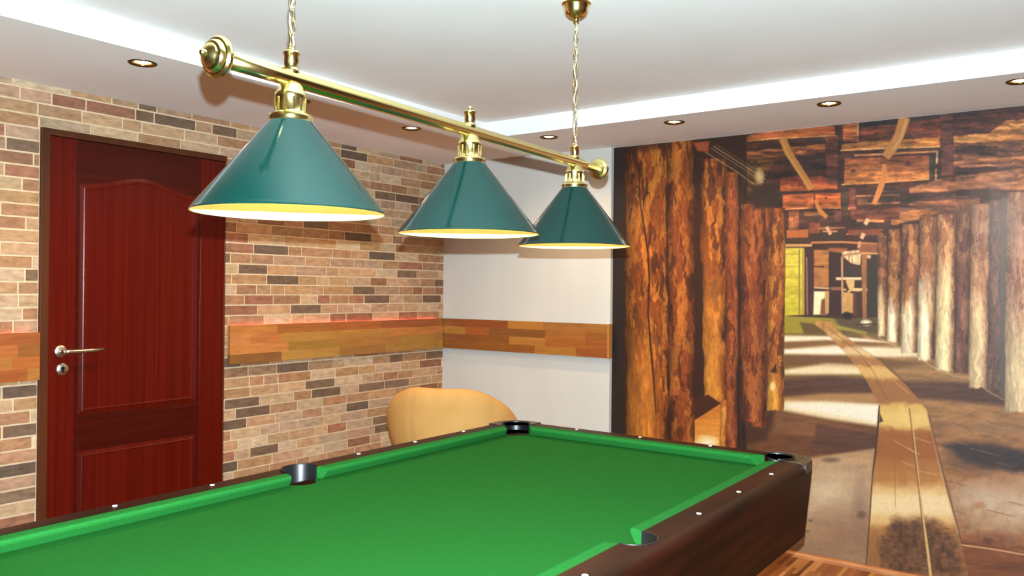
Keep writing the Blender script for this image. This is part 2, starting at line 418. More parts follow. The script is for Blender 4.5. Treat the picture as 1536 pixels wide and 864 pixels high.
    poly([(1176,555),(1240,545),(1300,548),(1310,562),(1176,562)], (214,182,136), 4)
    poly([(1178,555),(1225,550),(1290,553),(1290,560),(1178,560)], (236,208,164), 3)
    poly([(1150,572),(1240,564),(1320,570),(1470,574),(1536,582),(1536,612),(1390,598),(1310,592),(1176,596)], (84,54,42), 5, tex=.25, ts=(30,4))
    poly([(1176,596),(1240,590),(1310,590),(1320,603),(1176,604)], (168,120,76), 4)
    # left lower floor
    poly([(1080,640),(1150,612),(1320,620),(1318,690),(1200,700),(1060,690)], (104,62,36), 5, tex=.22, ts=(34,7), seed=4)
    poly([(1100,620),(1162,606),(1160,625),(1150,660),(1100,672)], (72,42,26), 5)
    poly([(1165,618),(1230,630),(1320,652),(1320,662),(1225,655),(1160,650)], (122,78,48), 4, tex=.2, ts=(20,5))
    poly([(1225,636),(1320,652),(1320,676),(1216,682)], (88,54,40), 4, tex=.2, ts=(30,4))
    poly([(1158,608),(1180,601),(1250,602),(1320,606),(1320,640),(1240,628),(1176,616)], (232,206,162), 4)
    poly([(1176,606),(1230,604),(1319,609),(1319,634),(1250,622),(1185,612)], (240,226,202), 4)
    grad([(1190,690),(1318,672),(1313,740),(1302,1000),(1080,1000),(1130,800)], (170,130,94), (152,114,84), 690, 860, f=3, tex=.16, ts=(40,9), seed=6)
    blob(1235,740,120,60,(216,188,154),.85,1.0)
    blob(1262,800,60,60,(146,106,80),.7,.8); blob(1290,770,16,70,(138,104,84),.7,.7)
    for (x, y, rx, ry) in ((1292,772,9,7),(1216,781,5,3),(1211,797,5,2.5),(1246,690,16,5)): blob(x, y, rx, ry, (96,70,56), .8, .6)
    # right field details
    blob(1540,760,175,58,(212,184,152),.95,.8); blob(1470,740,60,26,(206,184,162),.6,.8)
    blob(1420,710,60,40,(168,112,70),.5); blob(1500,720,70,30,(164,112,76),.55)
    poly([(1415,668),(1445,662),(1500,668),(1600,688),(1600,708),(1520,708),(1450,694)], (58,44,44), 7, wob=3, tex=.25, ts=(12,5))
    blob(1462,690,60,26,(60,46,44),.55,.6)
    blob(1410,640,26,16,(112,80,56),.6); blob(1475,640,60,14,(150,118,84),.4); blob(1536,640,90,16,(134,100,70),.5)
    poly([(1432,806),(1536,828),(1700,860),(1700,1000),(1450,1000)], (124,70,42), 2, tex=.25, ts=(40,6), seed=12)
    stroke([(1440,817),(1490,824),(1560,836)], 2, (214,160,116)); blob(1490,808,46,14,(120,70,46),.7,.7); blob(1482,812,10,8,(88,48,34),.8,.6)
    blob(1468,758,12,7,(170,100,68),.7,.6)
    rl = random.Random(3)
    for k in range(46):
        x, y = rl.uniform(1400,1700), rl.uniform(600,860); ln = rl.uniform(15,50)
        if y < 560+(x-1400)*.2: continue
        stroke([(x,y),(x+ln,y+ln*.25)], rl.uniform(.8,1.6), rl.choice(((190,150,112),(90,60,44),(176,134,98))), .7, .45)
    # central boards
    left = [(1216,482),(1239,499),(1270,532),(1288,554),(1300,571),(1314,598),(1319,608),(1316,646),(1310,704),(1305,771),(1299,841),(1290,1000)]
    right = [(1500,1000),(1452,863),(1441,814),(1426,759),(1414,716),(1398,652),(1390,617),(1377,598),(1357,576),(1337,558),(1311,534),(1288,519),(1262,500),(1244,482)]
    grad(left+right, (174,122,66), (178,118,58), 490, 860, f=1.2, tex=.2, ts=(5,60), seed=15)
    def band(y0, y1, col, a, f):
        rows, m = pmask(left+right, 1.2)
        mm = m*sst(T[rows]+WY[rows]*10, y0-f, y0+f)*(1-sst(T[rows]+WY[rows]*10, y1-f, y1+f))*a; put(rows, mm, col)
    band(500,508,(214,176,118),.6,3); band(511,520,(166,112,68),.7,3); band(522,534,(222,186,140),.9,4); band(536,550,(158,106,62),.9,4); band(551,567,(214,168,100),.9,4)
    band(570,604,(150,96,54),.9,4); band(606,642,(214,170,92),1,5); band(620,636,(226,186,112),.7,5); band(646,708,(150,86,42),.95,6); band(690,726,(172,112,60),.7,8)
    band(728,788,(222,178,118),.95,9); band(742,772,(236,206,158),.85,7); band(796,1000,(140,92,56),.6,14)
    poly([(1335,780),(1400,778),(1432,812),(1448,864),(1330,864),(1318,830)], (92,58,38), 9, wob=8, a=.85, tex=.6, ts=(7,7), seed=17)
    for k in range(90):
        x, y = rl.uniform(1315,1445), rl.uniform(788,866); blob_r = rl.uniform(2,6)
        poly([(x,y),(x+blob_r*1.6,y+1),(x+blob_r,y+blob_r*.6)], rl.choice(((60,38,28),(70,44,30),(150,112,74),(112,76,50))), 1.5, 2, .7)
    stroke([(1319,608),(1318,622),(1317,640),(1313,680),(1309,710)], [2,3,3,3,2], (70,42,26)); stroke([(1309,710),(1305,771),(1299,850)], 2, (92,58,38))
    poly([(1320,620),(1325,632),(1319,634)], (70,50,34), 1)
    stroke([(1366,612),(1371,655),(1380,734),(1384,771),(1392,830),(1398,880)], [1.4,1.6,1.6,2.5,4,4], (214,170,110)); stroke([(1364,612),(1369,655),(1378,734),(1382,771),(1389,830)], 1.4, (110,68,40))
    stroke([(1340,640),(1342,700),(1343,760)], 1.2, (132,82,46), .8, .6); stroke([(1352,606),(1362,640)], 8, (228,192,120), 3, .5)
    stroke([(1388,612),(1399,652),(1408,690),(1418,730),(1427,760),(1438,800)], [1.5,2,2.5,2.5,3,3], (206,162,112), 1, .9); stroke([(1393,622),(1404,670),(1416,716),(1428,759),(1441,808)], 2.2, (84,54,40), 1.2, .8)
    stroke([(1286,528),(1312,552),(1342,572),(1366,592)], 1, (222,180,120), .7, .5); stroke([(1240,490),(1290,530),(1312,560),(1330,600)], 1, (92,60,36), .8, .6)
    for a in (((1340,660),(1375,680)),((1370,656),(1396,664)),((1378,706),(1405,712)),((1352,692),(1372,700)),((1362,672),(1380,682))): stroke(list(a), 1.2, (206,160,116), .8, .7)
    # --- far end
    poly([(1176,350),(1330,350),(1330,476),(1262,478),(1176,474)], (64,38,30), 1)
    grad([(1177,371),(1206,371),(1206,472),(1177,474)], (214,192,74), (190,172,44), 371, 474, tex=.22, ts=(12,5))
    for y in (381,400,416,430): stroke([(1178,y),(1198,y)], 2.5, (168,146,44), 1.2, .7)
    stroke([(1199,374),(1199,472)], 2.5, (140,120,40)); poly([(1203,374),(1207,374),(1207,472),(1203,472)], (170,140,60), 1)
    poly([(1207,374),(1220,372),(1220,474),(1207,472)], (66,40,42), 1); stroke([(1210,386),(1211,472)], 2, (150,104,84), .8)
    poly([(1221,375),(1243,375),(1243,430),(1221,430)], (162,102,54), 1, tex=.3, ts=(12,5), seed=2); stroke([(1221,400),(1236,400)], 2.5, (80,44,28)); stroke([(1223,394),(1240,395)], 3, (186,118,66))
    stroke([(1221,431),(1262,434),(1290,436)], 3, (192,150,110)); stroke([(1221,434),(1250,436)], 2, (70,36,28))
    poly([(1221,437),(1243,437),(1240,472),(1220,472)], (240,222,176), 1.5); poly([(1232,450),(1240,445),(1242,472),(1230,472)], (120,74,48), 1.5); poly([(1237,437),(1244,437),(1243,470),(1238,470)], (190,140,88), 1)
    poly([(1244,378),(1262,378),(1262,474),(1244,474)], (56,32,32), 1); stroke([(1246,433),(1262,433)], 5, (134,84,64))
    poly([(1240,365),(1272,365),(1270,380),(1243,377)], (150,84,50), 1, tex=.25, ts=(9,4))
    poly([(1262,378),(1292,374),(1290,398),(1277,395),(1266,386)], (214,178,134), 1, tex=.5, ts=(1.6,9), seed=5); stroke([(1262,383),(1290,380)], 2, (150,100,70))
    poly([(1266,396),(1292,398),(1292,416),(1266,416)], (60,42,38), 1); stroke([(1254,418),(1292,418)], 4, (226,192,150)); stroke([(1263,385),(1264,470)], 3, (186,140,96))
    poly([(1267,420),(1282,420),(1281,434),(1272,440)], (206,166,110), 1); poly([(1265,438),(1281,440),(1280,470),(1265,468)], (196,146,84), 1, tex=.2, ts=(4,14)); stroke([(1266,420),(1272,436)], 4, (70,40,26))
    blob(1272,474,9,7,(30,20,20),1,.4); stroke([(1280,434),(1318,435)], 4, (214,178,128)); stroke([(1282,437),(1282,474)], 6, (92,52,42), 1, .8)
    poly([(1292,376),(1300,376),(1300,478),(1294,478)], (150,96,56), 1, tex=.2, ts=(4,14)); poly([(1301,382),(1317,382),(1317,474),(1301,474)], (52,42,36), 1); stroke([(1300,384),(1306,386)], 5, (206,160,120))
    blob(1299,484,9,5,(250,232,196),1,.5); stroke([(1282,487),(1318,486)], 2.5, (74,52,38), 1)
    # --- roof of the gallery
    poly([(1035,150),(2100,60),(2100,330),(1480,330),(1420,320),(1340,345),(1320,372),(1176,372),(1140,300),(1035,230)], (72,38,26), 2, tex=.35, ts=(26,7), seed=9, col2=(52,32,28))
    poly([(1036,224),(1070,212),(1160,240),(1130,290),(1040,250)], (100,62,28), 6, tex=.3)
    def plank(pts, c, c2, seed, f=1.0, wob=1.2, ts=(24,3)): poly(pts, c, f, wob, 1, .28, ts, seed, c2)
    plank([(1062,216),(1160,196),(1252,186),(1252,201),(1160,208),(1080,217)], (172,92,46), (150,74,38), 31)
    stroke([(1076,216),(1160,208),(1254,203)], 2, (206,134,76), .8, .8)
    plank([(1090,232),(1130,226),(1238,216),(1238,230),(1125,238)], (160,90,46), (92,48,30), 32)
    poly([(1255,186),(1290,182),(1290,214),(1262,214)], (66,36,28), 1)
    plank([(1264,188),(1287,185),(1287,212),(1265,212)], (150,74,40), (178,96,50), 33); stroke([(1287,184),(1287,212)], 2, (200,140,92))
    plank([(1290,184),(1412,174),(1412,208),(1290,214)], (128,60,36), (92,46,34), 34)
    poly([(1290,180),(1412,168),(1412,178),(1290,192)], (48,34,30), 1.5)
    plank([(1262,217),(1300,212),(1410,206),(1410,220),(1262,226)], (196,124,58), (164,92,44), 35)
    stroke([(1260,226),(1330,222),(1410,220)], 2, (214,150,90))
    poly([(1262,229),(1410,222),(1410,228),(1262,234)], (72,40,30), 1); stroke([(1282,233),(1330,231),(1406,227)], 3, (186,116,64)); stroke([(1406,226),(1405,246)], 3, (190,140,104))
    grad([(1267,238),(1394,233),(1394,270),(1266,277)], (132,66,40), (206,120,58), 236, 268, tex=.14, ts=(30,4), seed=36)
    stroke([(1262,277),(1330,273),(1400,268)], 2.5, (220,140,82)); blob(1280,256,4,3,(70,36,26),1,.5); blob(1362,246,7,4,(84,40,28),.9,.6)
    poly([(1394,232),(1402,232),(1400,270),(1394,270)], (62,50,38), 1); stroke([(1404,252),(1404,272)], 3, (170,110,76))
    plank([(1430,178),(2100,110),(2100,190),(1536,196),(1430,205)], (104,52,38), (74,38,32), 37, ts=(30,5))
    plank([(1430,204),(1480,200),(1510,182),(1600,170),(1700,190),(1700,214),(1536,210),(1430,216)], (190,112,58), (206,134,72), 38, 1.5, 3)
    plank([(1430,216),(1536,211),(2100,190),(2100,262),(1430,250)], (140,82,56), (96,56,44), 39, 2, 2, (26,4))
    poly([(1432,219),(1478,218),(1476,232),(1434,232)], (72,44,38), 2); stroke([(1430,244),(1470,240),(1536,236),(1600,232)], 4, (186,116,70), 1.5, .8, 2); stroke([(1440,250),(1536,246)], 3, (176,108,68), 1.5, .6, 2)
    plank([(1364,282),(1410,268),(1536,252),(2100,240),(2100,300),(1480,284),(1364,290)], (162,98,62), (138,84,58), 40, 2, 2, (26,4))
    blob(1513,270,6,4,(96,60,48),.9,.6); stroke([(1365,288),(1440,284),(1536,272)], 2.5, (190,122,78), 1.2, .7)
    poly([(1364,292),(1500,282),(1500,300),(1364,304)], (78,50,42), 2); plank([(1362,304),(1420,300),(1470,298),(1470,310),(1362,308)], (156,96,58), (120,70,48), 41, 1.5, 2)
    poly([(1340,310),(1490,304),(1490,330),(1340,326)], (92,58,44), 3); plank([(1336,320),(1380,314),(1410,318),(1380,330),(1336,338)], (178,112,62), (140,82,48), 42, 1.5, 2)
    poly([(1411,170),(1429,168),(1430,262),(1412,264)], (92,50,42), 1); poly([(1238,204),(1257,203),(1256,276),(1240,276)], (98,50,38), 1)
    plank([(1170,266),(1240,264),(1240,276),(1170,278)], (146,66,40), (120,52,34), 43); plank([(1170,278),(1256,275),(1256,284),(1170,287)], (176,88,46), (150,72,38), 44)
    grad([(1174,292),(1221,290),(1221,311),(1174,315)], (150,74,44), (190,98,48), 290, 312, tex=.12); grad([(1223,290),(1261,289),(1261,311),(1223,312)], (160,76,40), (196,100,44), 290, 312, tex=.12)
    stroke([(1174,314),(1215,312),(1262,312)], 2, (206,130,76)); blob(1239,297,3,2,(70,36,22),1,.5); stroke([(1221,289),(1222,312)], 2, (84,40,26))
    poly([(1263,284),(1272,284),(1272,330),(1263,330)], (66,50,40), 1); plank([(1273,282),(1283,282),(1283,314),(1273,314)], (110,58,46), (96,48,40), 45); stroke([(1272,313),(1284,313)], 4, (156,86,68))
    poly([(1284,294),(1362,290),(1362,308),(1284,310)], (70,42,34), 1); stroke([(1284,294),(1350,292)], 2.5, (166,104,70)); plank([(1286,300),(1302,299),(1302,306),(1286,307)], (140,90,64), (110,64,46), 46)
    stroke([(1286,306),(1350,304)], 2, (160,100,66))
    # recesses and cross beams towards the end
    plank([(1276,314),(1350,310),(1350,330),(1276,330)], (122,64,44), (92,50,40), 47, 1.5); stroke([(1285,331),(1326,332)], 4, (206,128,72)); stroke([(1285,345),(1325,341)], [8,10], (120,62,40)); stroke([(1270,351),(1324,351)], 2.5, (196,120,72))
    poly([(1286,334),(1336,333),(1336,343),(1286,345)], (64,40,34), 1); plank([(1272,345),(1322,344),(1322,352),(1272,352)], (132,68,48), (110,56,42), 48)
    poly([(1190,318),(1276,316),(1276,345),(1190,345)], (70,44,34), 1); plank([(1183,317),(1198,316),(1198,344),(1183,344)], (166,100,58), (120,66,44), 49, 1, 1, (6,4)); plank([(1206,318),(1236,317),(1234,323),(1206,323)], (170,108,64), (130,80,50), 50); plank([(1252,316),(1262,316),(1262,333),(1252,333)], (110,60,54), (100,54,48), 51)
    plank([(1180,345),(1213,344),(1212,356),(1180,357)], (190,104,54), (160,84,46), 52, 1, 1, (10,4)); plank([(1214,334),(1230,334),(1230,350),(1214,350)], (140,74,50), (120,60,44), 53)
    stroke([(1225,343),(1268,341)], 3, (150,94,60)); stroke([(1234,347),(1256,347)], 2.5, (186,128,86)); poly([(1218,350),(1268,348),(1268,362),(1218,362)], (60,40,36), 1)
    stroke([(1216,364),(1262,363),(1316,366)], 3, (186,120,72)); stroke([(1178,368),(1218,368)], 4, (196,144,92)); poly([(1178,358),(1216,358),(1216,364),(1178,364)], (70,48,34), 1)
    stroke([(1280,353),(1312,354)], 2, (84,50,40)); plank([(1285,366),(1320,366),(1318,378),(1290,380)], (150,90,58), (120,68,48), 54); stroke([(1292,380),(1318,380)], 3, (200,140,92))
    roof = sst(T, 352, 332)*sst(S, 1030, 1050); rn = fbm((S+WX*30)/16, (T+WY*6)/3.6, 77, 4); rn2 = fbm(S/40, T/11, 78, 3)
    C[:] = C*(1+(roof*(.55*(rn-.5)*2+.5*(rn2-.5)*2))[..., None])
    # thin round props
    stroke([(1174,208),(1182,228),(1200,256),(1218,284)], [12,11,10,10], (186,118,54), 1); stroke([(1172,208),(1180,230),(1198,258),(1215,284)], 3, (206,144,74), 1.2, .8)
    stroke([(1357,176),(1350,200),(1340,220),(1328,236)], [17,15,15,13], (192,122,62), 1.2); stroke([(1360,178),(1352,206),(1340,224)], 4, (214,154,92), 1.5, .8)
    stroke([(1326,246),(1327,262),(1320,284),(1311,306)], [6,9,9,7], (206,124,64), 1); stroke([(1222,300),(1230,316),(1240,326)], [4,7,6], (190,116,60), 1)
    stroke([(1240,340),(1246,352)], 5, (206,152,110)); stroke([(1302,328),(1298,337)], 6, (214,170,130)); stroke([(1296,350),(1292,358)], 6, (206,160,120)); stroke([(1290,362),(1288,372)], 4, (196,140,96))
    # --- right-hand posts, far to near
    CR = (228,198,150)
    log(1316,1331,352,1316,1331,504,(150,92,62),(112,66,46),(74,40,32),61,.5,(CR,400,470),.4,1,ysc=16)
    log(1332,1352,344,1330,1350,514,(168,112,66),(134,80,48),(84,46,32),62,.35,((244,222,186),420,470),.45,1,ysc=18)
    log(1353,1380,336,1351,1377,530,(178,118,74),(142,86,56),(90,50,38),63,.3,((240,216,176),430,490),.45,1.2,ysc=20)
    log(1379,1406,326,1375,1402,540,(182,126,80),(150,94,62),(100,56,42),64,.35,((246,224,184),390,470),.5,1.2,ysc=22)
    poly([(1432,316),(1456,312),(1452,560),(1430,556)], (96,66,52), 1.5)
    log(1406,1436,322,1402,1434,556,(196,142,98),(160,106,76),(112,66,50),65,.3,((240,212,160),360,470),.45,1.4,ysc=26)
    log(1434,1456,318,1430,1452,560,(138,92,70),(112,72,58),(84,50,44),66,.4,None,.45,1.4)
    log(1456,1490,306,1453,1484,582,(196,142,106),(164,112,84),(120,74,60),67,.3,((226,192,146),380,500),.4,1.6)
    log(1484,1510,300,1480,1506,586,(128,94,80),(108,78,70),(84,60,58),68,.4,None,.35,1.6)
    poly([(1502,296),(1514,296),(1508,600),(1500,590)], (90,80,76), 2.5)
    log(1511,1600,288,1506,1590,618,(186,138,112),(164,114,92),(130,86,70),69,.3,((228,196,150),420,540),.3,1.6)
    for (a0,a1) in ((1620,1700),(1730,1830),(1860,1980)): log(a0,a1,270,a0-6,a1-6,680,(186,138,112),(150,100,80),(110,70,58),a0,.4,((228,196,150),420,560),.5,2)
    stroke([(1317,506),(1345,520),(1378,536),(1402,552),(1430,564),(1452,566),(1484,588),(1506,600)], 2, (206,168,120), 1, .5)
    blob(1500,330,70,90,(142,134,134),.42,1.0,.1); blob(1500,400,22,180,(120,110,110),.3,.8,.1)  # pale flash glare across the near posts, painted into the print colours
    # --- left-hand posts
    poly([(900,190),(945,190),(942,700),(900,700)], (44,32,28), 1.5)
    poly([(936,200),(1120,180),(1120,700),(936,700)], (58,30,18), 2)
    O1, O2, OD = (198,114,42), (150,74,28), (78,36,20)
    log(1107,1118,240,1106,1116,680,(70,36,24),(56,30,20),(44,26,20),77,.4)
    log(1130,1160,292,1118,1150,640,(156,80,40),(126,60,30),(76,36,22),71,.5,None,.45,2)
    log(1110,1148,306,1112,1148,632,(170,92,44),(140,66,34),(86,40,24),72,.45,None,.45,3)
    log(1152,1178,312,1150,1176,616,(196,118,46),(160,84,36),(92,44,24),73,.42,((222,152,56),540,600),.4,2.4)
    poly([(1164,545),(1166,560),(1155,558)], (70,36,22), 1); blob(1159,580,5,9,(255,226,160),1,.5)
    log(1001,1041,208,1004,1042,700,(190,106,42),(150,72,30),(88,40,22),74,.52,None,.5,4)
    log(1049,1090,238,1060,1090,700,O1,O2,OD,75,.4,((222,140,52),330,600),.4,4)
    log(1088,1108,258,1088,1106,700,(172,88,42),(146,70,36),(96,44,26),76,.3,None,.4,1.5)
    log(937,999,208,940,1003,700,O1,O2,OD,78,.5,((212,126,46),420,640),.5,4,lit=.62)
    stroke([(957,250),(960,300),(966,340),(972,380),(974,420),(972,470),(976,520),(980,560),(984,620)], [1.5,2,2.5,3,2.5,2.5,3,2.5,1.5], (52,26,16), .8, .9)
    poly([(936,205),(1000,200),(1000,222),(936,232)], (60,34,20), 6, a=.6)
    poly([(1041,600),(1062,592),(1082,605),(1042,630)], (70,34,20), 1.5); grad([(1042,630),(1082,606),(1082,700),(1042,700)], (196,112,40), (240,160,64), 610, 668, tex=.12); blob(1060,664,22,12,(255,240,200),1,.6)
    log(1080,1092,600,1078,1088,700,(214,134,52),(180,98,40),(120,60,28),79,.2,None,.3,1)
    for k in range(5): stroke([(1058+k*4,228-k*3),(1100+k*5,254-k*2),(1142+k*2,284-k*5)], 1.3, ((190,150,100),(90,60,40),(160,120,84),(196,156,110),(120,84,56))[k], .8, .8)
    poly([(1040,214),(1064,212),(1062,228),(1046,226)], (160,76,44), 2); blob(1139,265,8,14,(222,186,130),1,.5); poly([(1128,278),(1160,278),(1168,310),(1130,314)], (54,34,26), 4)
    # --- fine print grain
    C[:] *= (1+.05*(fbm(S/3.2, T/3.2, 99, 3)-.5)[..., None]*2)
    v = np.clip(C, 0, 255)/255; v = np.where(v <= .04045, v/12.92, ((v+.055)/1.055)**2.4)*.73
    v = np.clip(v, 0, .92)
    ny, nx = X.shape
    co = np.empty((ny*nx, 3), np.float32); co[:, 0] = X.ravel(); co[:, 1] = MURY; co[:, 2] = Z.ravel()
    i = np.arange(ny*nx).reshape(ny, nx); fa = np.stack([i[:-1,:-1], i[:-1,1:], i[1:,1:], i[1:,:-1]], -1).reshape(-1, 4).astype(np.int32)
    me = bpy.data.meshes.new('wall_mural'); me.vertices.add(ny*nx); me.vertices.foreach_set('co', co.ravel())
    me.loops.add(fa.size); me.loops.foreach_set('vertex_index', fa.ravel()); me.polygons.add(len(fa)); me.polygons.foreach_set('loop_start', np.arange(0, fa.size, 4, dtype=np.int32))
    me.update(calc_edges=True)
    at = me.color_attributes.new('print', 'FLOAT_COLOR', 'POINT'); rgba = np.ones((ny*nx, 4), np.float32); rgba[:, :3] = v.reshape(-1, 3); at.data.foreach_set('color', rgba.ravel())
    o = bpy.data.objects.new('wall_mural', me); COL.objects.link(o)
    m, N, L, P = new_mat('mural_print'); a = N.new('ShaderNodeAttribute'); a.attribute_name = 'print'; L.new(a.outputs['Color'], P.inputs['Base Color'])
    P.inputs['Roughness'].default_value = .55; P.inputs['Specular IOR Level'].default_value = .3
    me.materials.append(m)
    o['label'] = 'large photo mural of a timbered mine gallery with log posts and plank floor'; o['category'] = 'mural'
build_mural()

# ------------------------------------------------------------------ door
def offset_loop(P, d):
    n = len(P); out = []
    for i in range(n):
        a, p, c = Vector(P[i-1]), Vector(P[i]), Vector(P[(i+1) % n])
        e1 = (p-a).normalized(); e2 = (c-p).normalized(); n1 = Vector((-e1.y, e1.x)); n2 = Vector((-e2.y, e2.x))
        k = 1+n1.dot(n2); out.append(tuple(p+(n1+n2)*(d/k)))
    return out
door = thing('door_1', 'dark red mahogany door with two moulded panels in the brick wall', 'door', (0, (DY0+DY1)/2, FZ)); door['kind'] = 'structure'
b = MB(); b.box(-.09, .012, DY0, DY0+.038, FZ, DTOP); b.box(-.09, .012, DY0+.038, DY1, DTOP-.03, DTOP); b.box(-.09, .004, DY1-.008, DY1, FZ, DTOP-.03)
b.build('door_frame', M['frame'], door, bevel=.003)
LY0, LY1, LTOP = DY0+.040, DY1-.009, DTOP-.033
PY0, PY1 = -2.545, -1.915
leaf = MB()
leaf.box(-.035, .004, LY0, PY0, FZ+.006, LTOP, 0); leaf.box(-.035, .004, PY1, LY1, FZ+.006, LTOP, 0)
leaf.box(-.035, .0036, PY0, PY1, FZ+.006, .09, 1); leaf.box(-.035, .0036, PY0, PY1, .09, LTOP, 1)
leafo = leaf.build('door_leaf', [M['door_v'], M['door_h']], door)
def panel(P):
    b = MB(); loops = [(0,.0038),(.004,.0012),(.008,.0010),(.034,.0072),(.038,.0092),(.042,.0092),(.047,.0074)]
    n = len(P); rows = [[(x, y, z) for y, z in (offset_loop(P, d) if d else P)] for d, x in loops]
    for i in range(len(rows)-1):
        b.add(rows[i]+rows[i+1], [(k, (k+1) % n, n+(k+1) % n, n+k) for k in range(n)], 0, False)
    b.add(rows[-1], [tuple(range(n))], 0)
    return b
arch = []
NA = 24
ap = [(-1.915,1.850),(-1.965,1.846),(-2.012,1.850),(-2.06,1.862),(-2.11,1.879),(-2.165,1.895),(-2.218,1.902),(-2.26,1.900),(-2.301,1.893),(-2.36,1.877),(-2.427,1.858),(-2.48,1.848),(-2.545,1.843)]
up = [(PY0,.768),(PY1,.768)] + ap
panel(up).build('panel', M['door_v'], leafo)
panel([(PY0,.10),(PY1,.10),(PY1,.640),(PY0,.640)]).build('panel', M['door_v'], leafo)
hb = MB(); hb.lathe([(0,.006),(.025,.006),(.027,.003),(.027,0)], (.004,-2.605,1.078), (1,0,0), 32); hb.tube([(.006,-2.605,1.078),(.05,-2.605,1.078)], .009, 14)
hb.tube([(.05,-2.609,1.078),(.052,-2.59,1.078),(.052,-2.54,1.077),(.05,-2.49,1.078),(.046,-2.435,1.081)], [.009,.0095,.009,.0085,.008], 14)
hb.build('door_handle', M['steel'], leafo)
hb = MB(); hb.lathe([(0,.006),(.025,.006),(.027,.003),(.027,0)], (.004,-2.597,.998), (1,0,0), 32, 0); hb.box(.009, .0108, -2.601, -2.593, .984, 1.004, 1); hb.lathe([(0,.0012),(.008,.0012),(.008,0)], (.0098,-2.597,1.003), (1,0,0), 20, 1)
hb.build('lock_escutcheon', [M['steel'], M['dark']], leafo)

# ------------------------------------------------------------------ wooden boards along the walls
BZ0, BZ1 = .963, 1.167
BT = [(166,112,52),(160,106,47),(172,118,57),(154,100,44),(146,90,40),(168,113,53),(162,106,48),(176,124,63),(136,82,38)]
BW = [(160,100,44),(148,88,36),(166,106,48),(134,76,32),(144,84,36),(156,96,40)]
def board(name, label, along, a0, a1, off, pal, seed, led=False, endcap=False):
    """a board of glued staves standing off its wall: along 'y' on the brick wall, 'x' on the white wall"""
    rr = random.Random(seed); t = .022; f = off
    loc = (f-t/2, (a0+a1)/2, BZ0) if along == 'y' else ((a0+a1)/2, -f+t/2, BZ0)
    root = thing(name, label, 'shelf board', loc, 'glued acacia boards fixed along the walls')
    b = MB(); rows = 4; hh = (BZ1-BZ0)/rows
    for k in range(rows):
        p = a0 - rr.random()*.2
        while p < a1:
            q = p+rr.uniform(.2,.55); s0, s1 = max(p,a0), min(q,a1)
            if s1-s0 > .002:
                c = lin(tuple(v*rr.uniform(.93,1.07) for v in rr.choice(pal)))
                if along == 'y': b.box(f-t, f, s0, s1, BZ0+k*hh, BZ0+(k+1)*hh, 0, c)
                else: b.box(s0, s1, -f, -f+t, BZ0+k*hh, BZ0+(k+1)*hh, 0, c)
            p = q
    b.build('board', M['board' if along == 'y' else 'board_x'], root, recalc=False)
    b = MB()
    n = max(2, int((a1-a0)/.5)+1)
    for k in range(n):
        s = a0+.05+(a1-a0-.1)*k/(n-1)
        if along == 'y': b.box(0, f-t, s-.012, s+.012, BZ0+.04, BZ1-.06)
        else: b.box(s-.012, s+.012, -f+t, 0, BZ0+.04, BZ1-.06)
    b.build('bracket', M['dark'], root)
    if led:
        b = MB(); b.box(.003, .008, a0+.03, a1-.03, BZ1-.016, BZ1-.010); b.build('led_strip', M['led'], root)
    if endcap:
        b = MB(); c = lin((168,112,58)); b.box(a1, a1+.016, -f-.002, 0, BZ0-.002, BZ1+.001, 0, c); b.build('end_board', M['board'], root)
board('wall_board', 'long glued wood board on the bricks between door and white wall, lit red above', 'y', DY1+.012, -.04, .034, BT, 5, True)
board('wall_board', 'glued wood board on the bricks at the left edge of the photo, beside the door', 'y', -5.2, DY0-.008, .034, BW, 8, True)
board('wall_board', 'glued wood board with an end piece on the white wall, ending at the mural', 'x', .012, PWX, .034, BW, 11, False, True)

# ------------------------------------------------------------------ downlights
def downlight():
    root = thing('downlight', 'x', 'ceiling light', (0,0,SOFF), 'recessed ceiling downlights')
    b = MB(); b.lathe([(.040,.012),(.0405,0),(.043,-.004),(.050,-.0045),(.0535,-.002),(.0535,0)], (0,0,SOFF)); b.build('ring', M['ring'], root)
    b = MB(); b.lathe([(.040,.010),(.036,.02),(.027,.033),(.019,.038),(.0,.038)], (0,0,SOFF)); b.build('reflector', M['reflector'], root)
    b = MB(); b.lathe([(0,.002),(.024,.003),(.031,.007),(.029,.022),(.0,.03)], (0,0,SOFF)); b.build('halogen_lamp', M['halogen'], root)
    l = bpy.data.lights.new('downlight_beam', 'SPOT'); l.energy = DOWN_W; l.color = (1.0,.70,.39); l.spot_size = math.radians(150); l.spot_blend = .9; l.shadow_soft_size = .03
    lo = bpy.data.objects.new('downlight_beam', l); COL.objects.link(lo); lo.parent = root; lo.location = (0,0,-.012)
    return root
DL = {0:'leftmost ceiling downlight, above the door', 1:'ceiling downlight mostly hidden behind the near green shade and brass bar', 2:'ceiling downlight seen just under the brass bar, above the bricks',
      3:'ceiling downlight out of the picture on the left, first beyond the door', 4:'ceiling downlight out of the picture on the left, second beyond the door', 5:'ceiling downlight out of the picture on the left, third beyond the door',
      6:'ceiling downlight in the corner, left of the far hanging chain', 7:'ceiling downlight above the left log posts of the mural', 8:'ceiling downlight above the middle of the mural roof beams', 9:'rightmost ceiling downlight, at the right edge of the photo',
      10:'ceiling downlight past the right edge of the photo by the mural', 11:'ceiling downlight by the right wall, nearest the mural', 12:'ceiling downlight by the right wall, second from the mural', 13:'ceiling downlight by the right wall, third from the mural', 14:'ceiling downlight by the right wall, furthest from the mural'}
d0 = downlight()
for i, (x, y) in enumerate(DOWN):
    o = d0 if i == 0 else copy_tree(d0)
    o.location = (x, y, SOFF); o['label'] = DL[i]

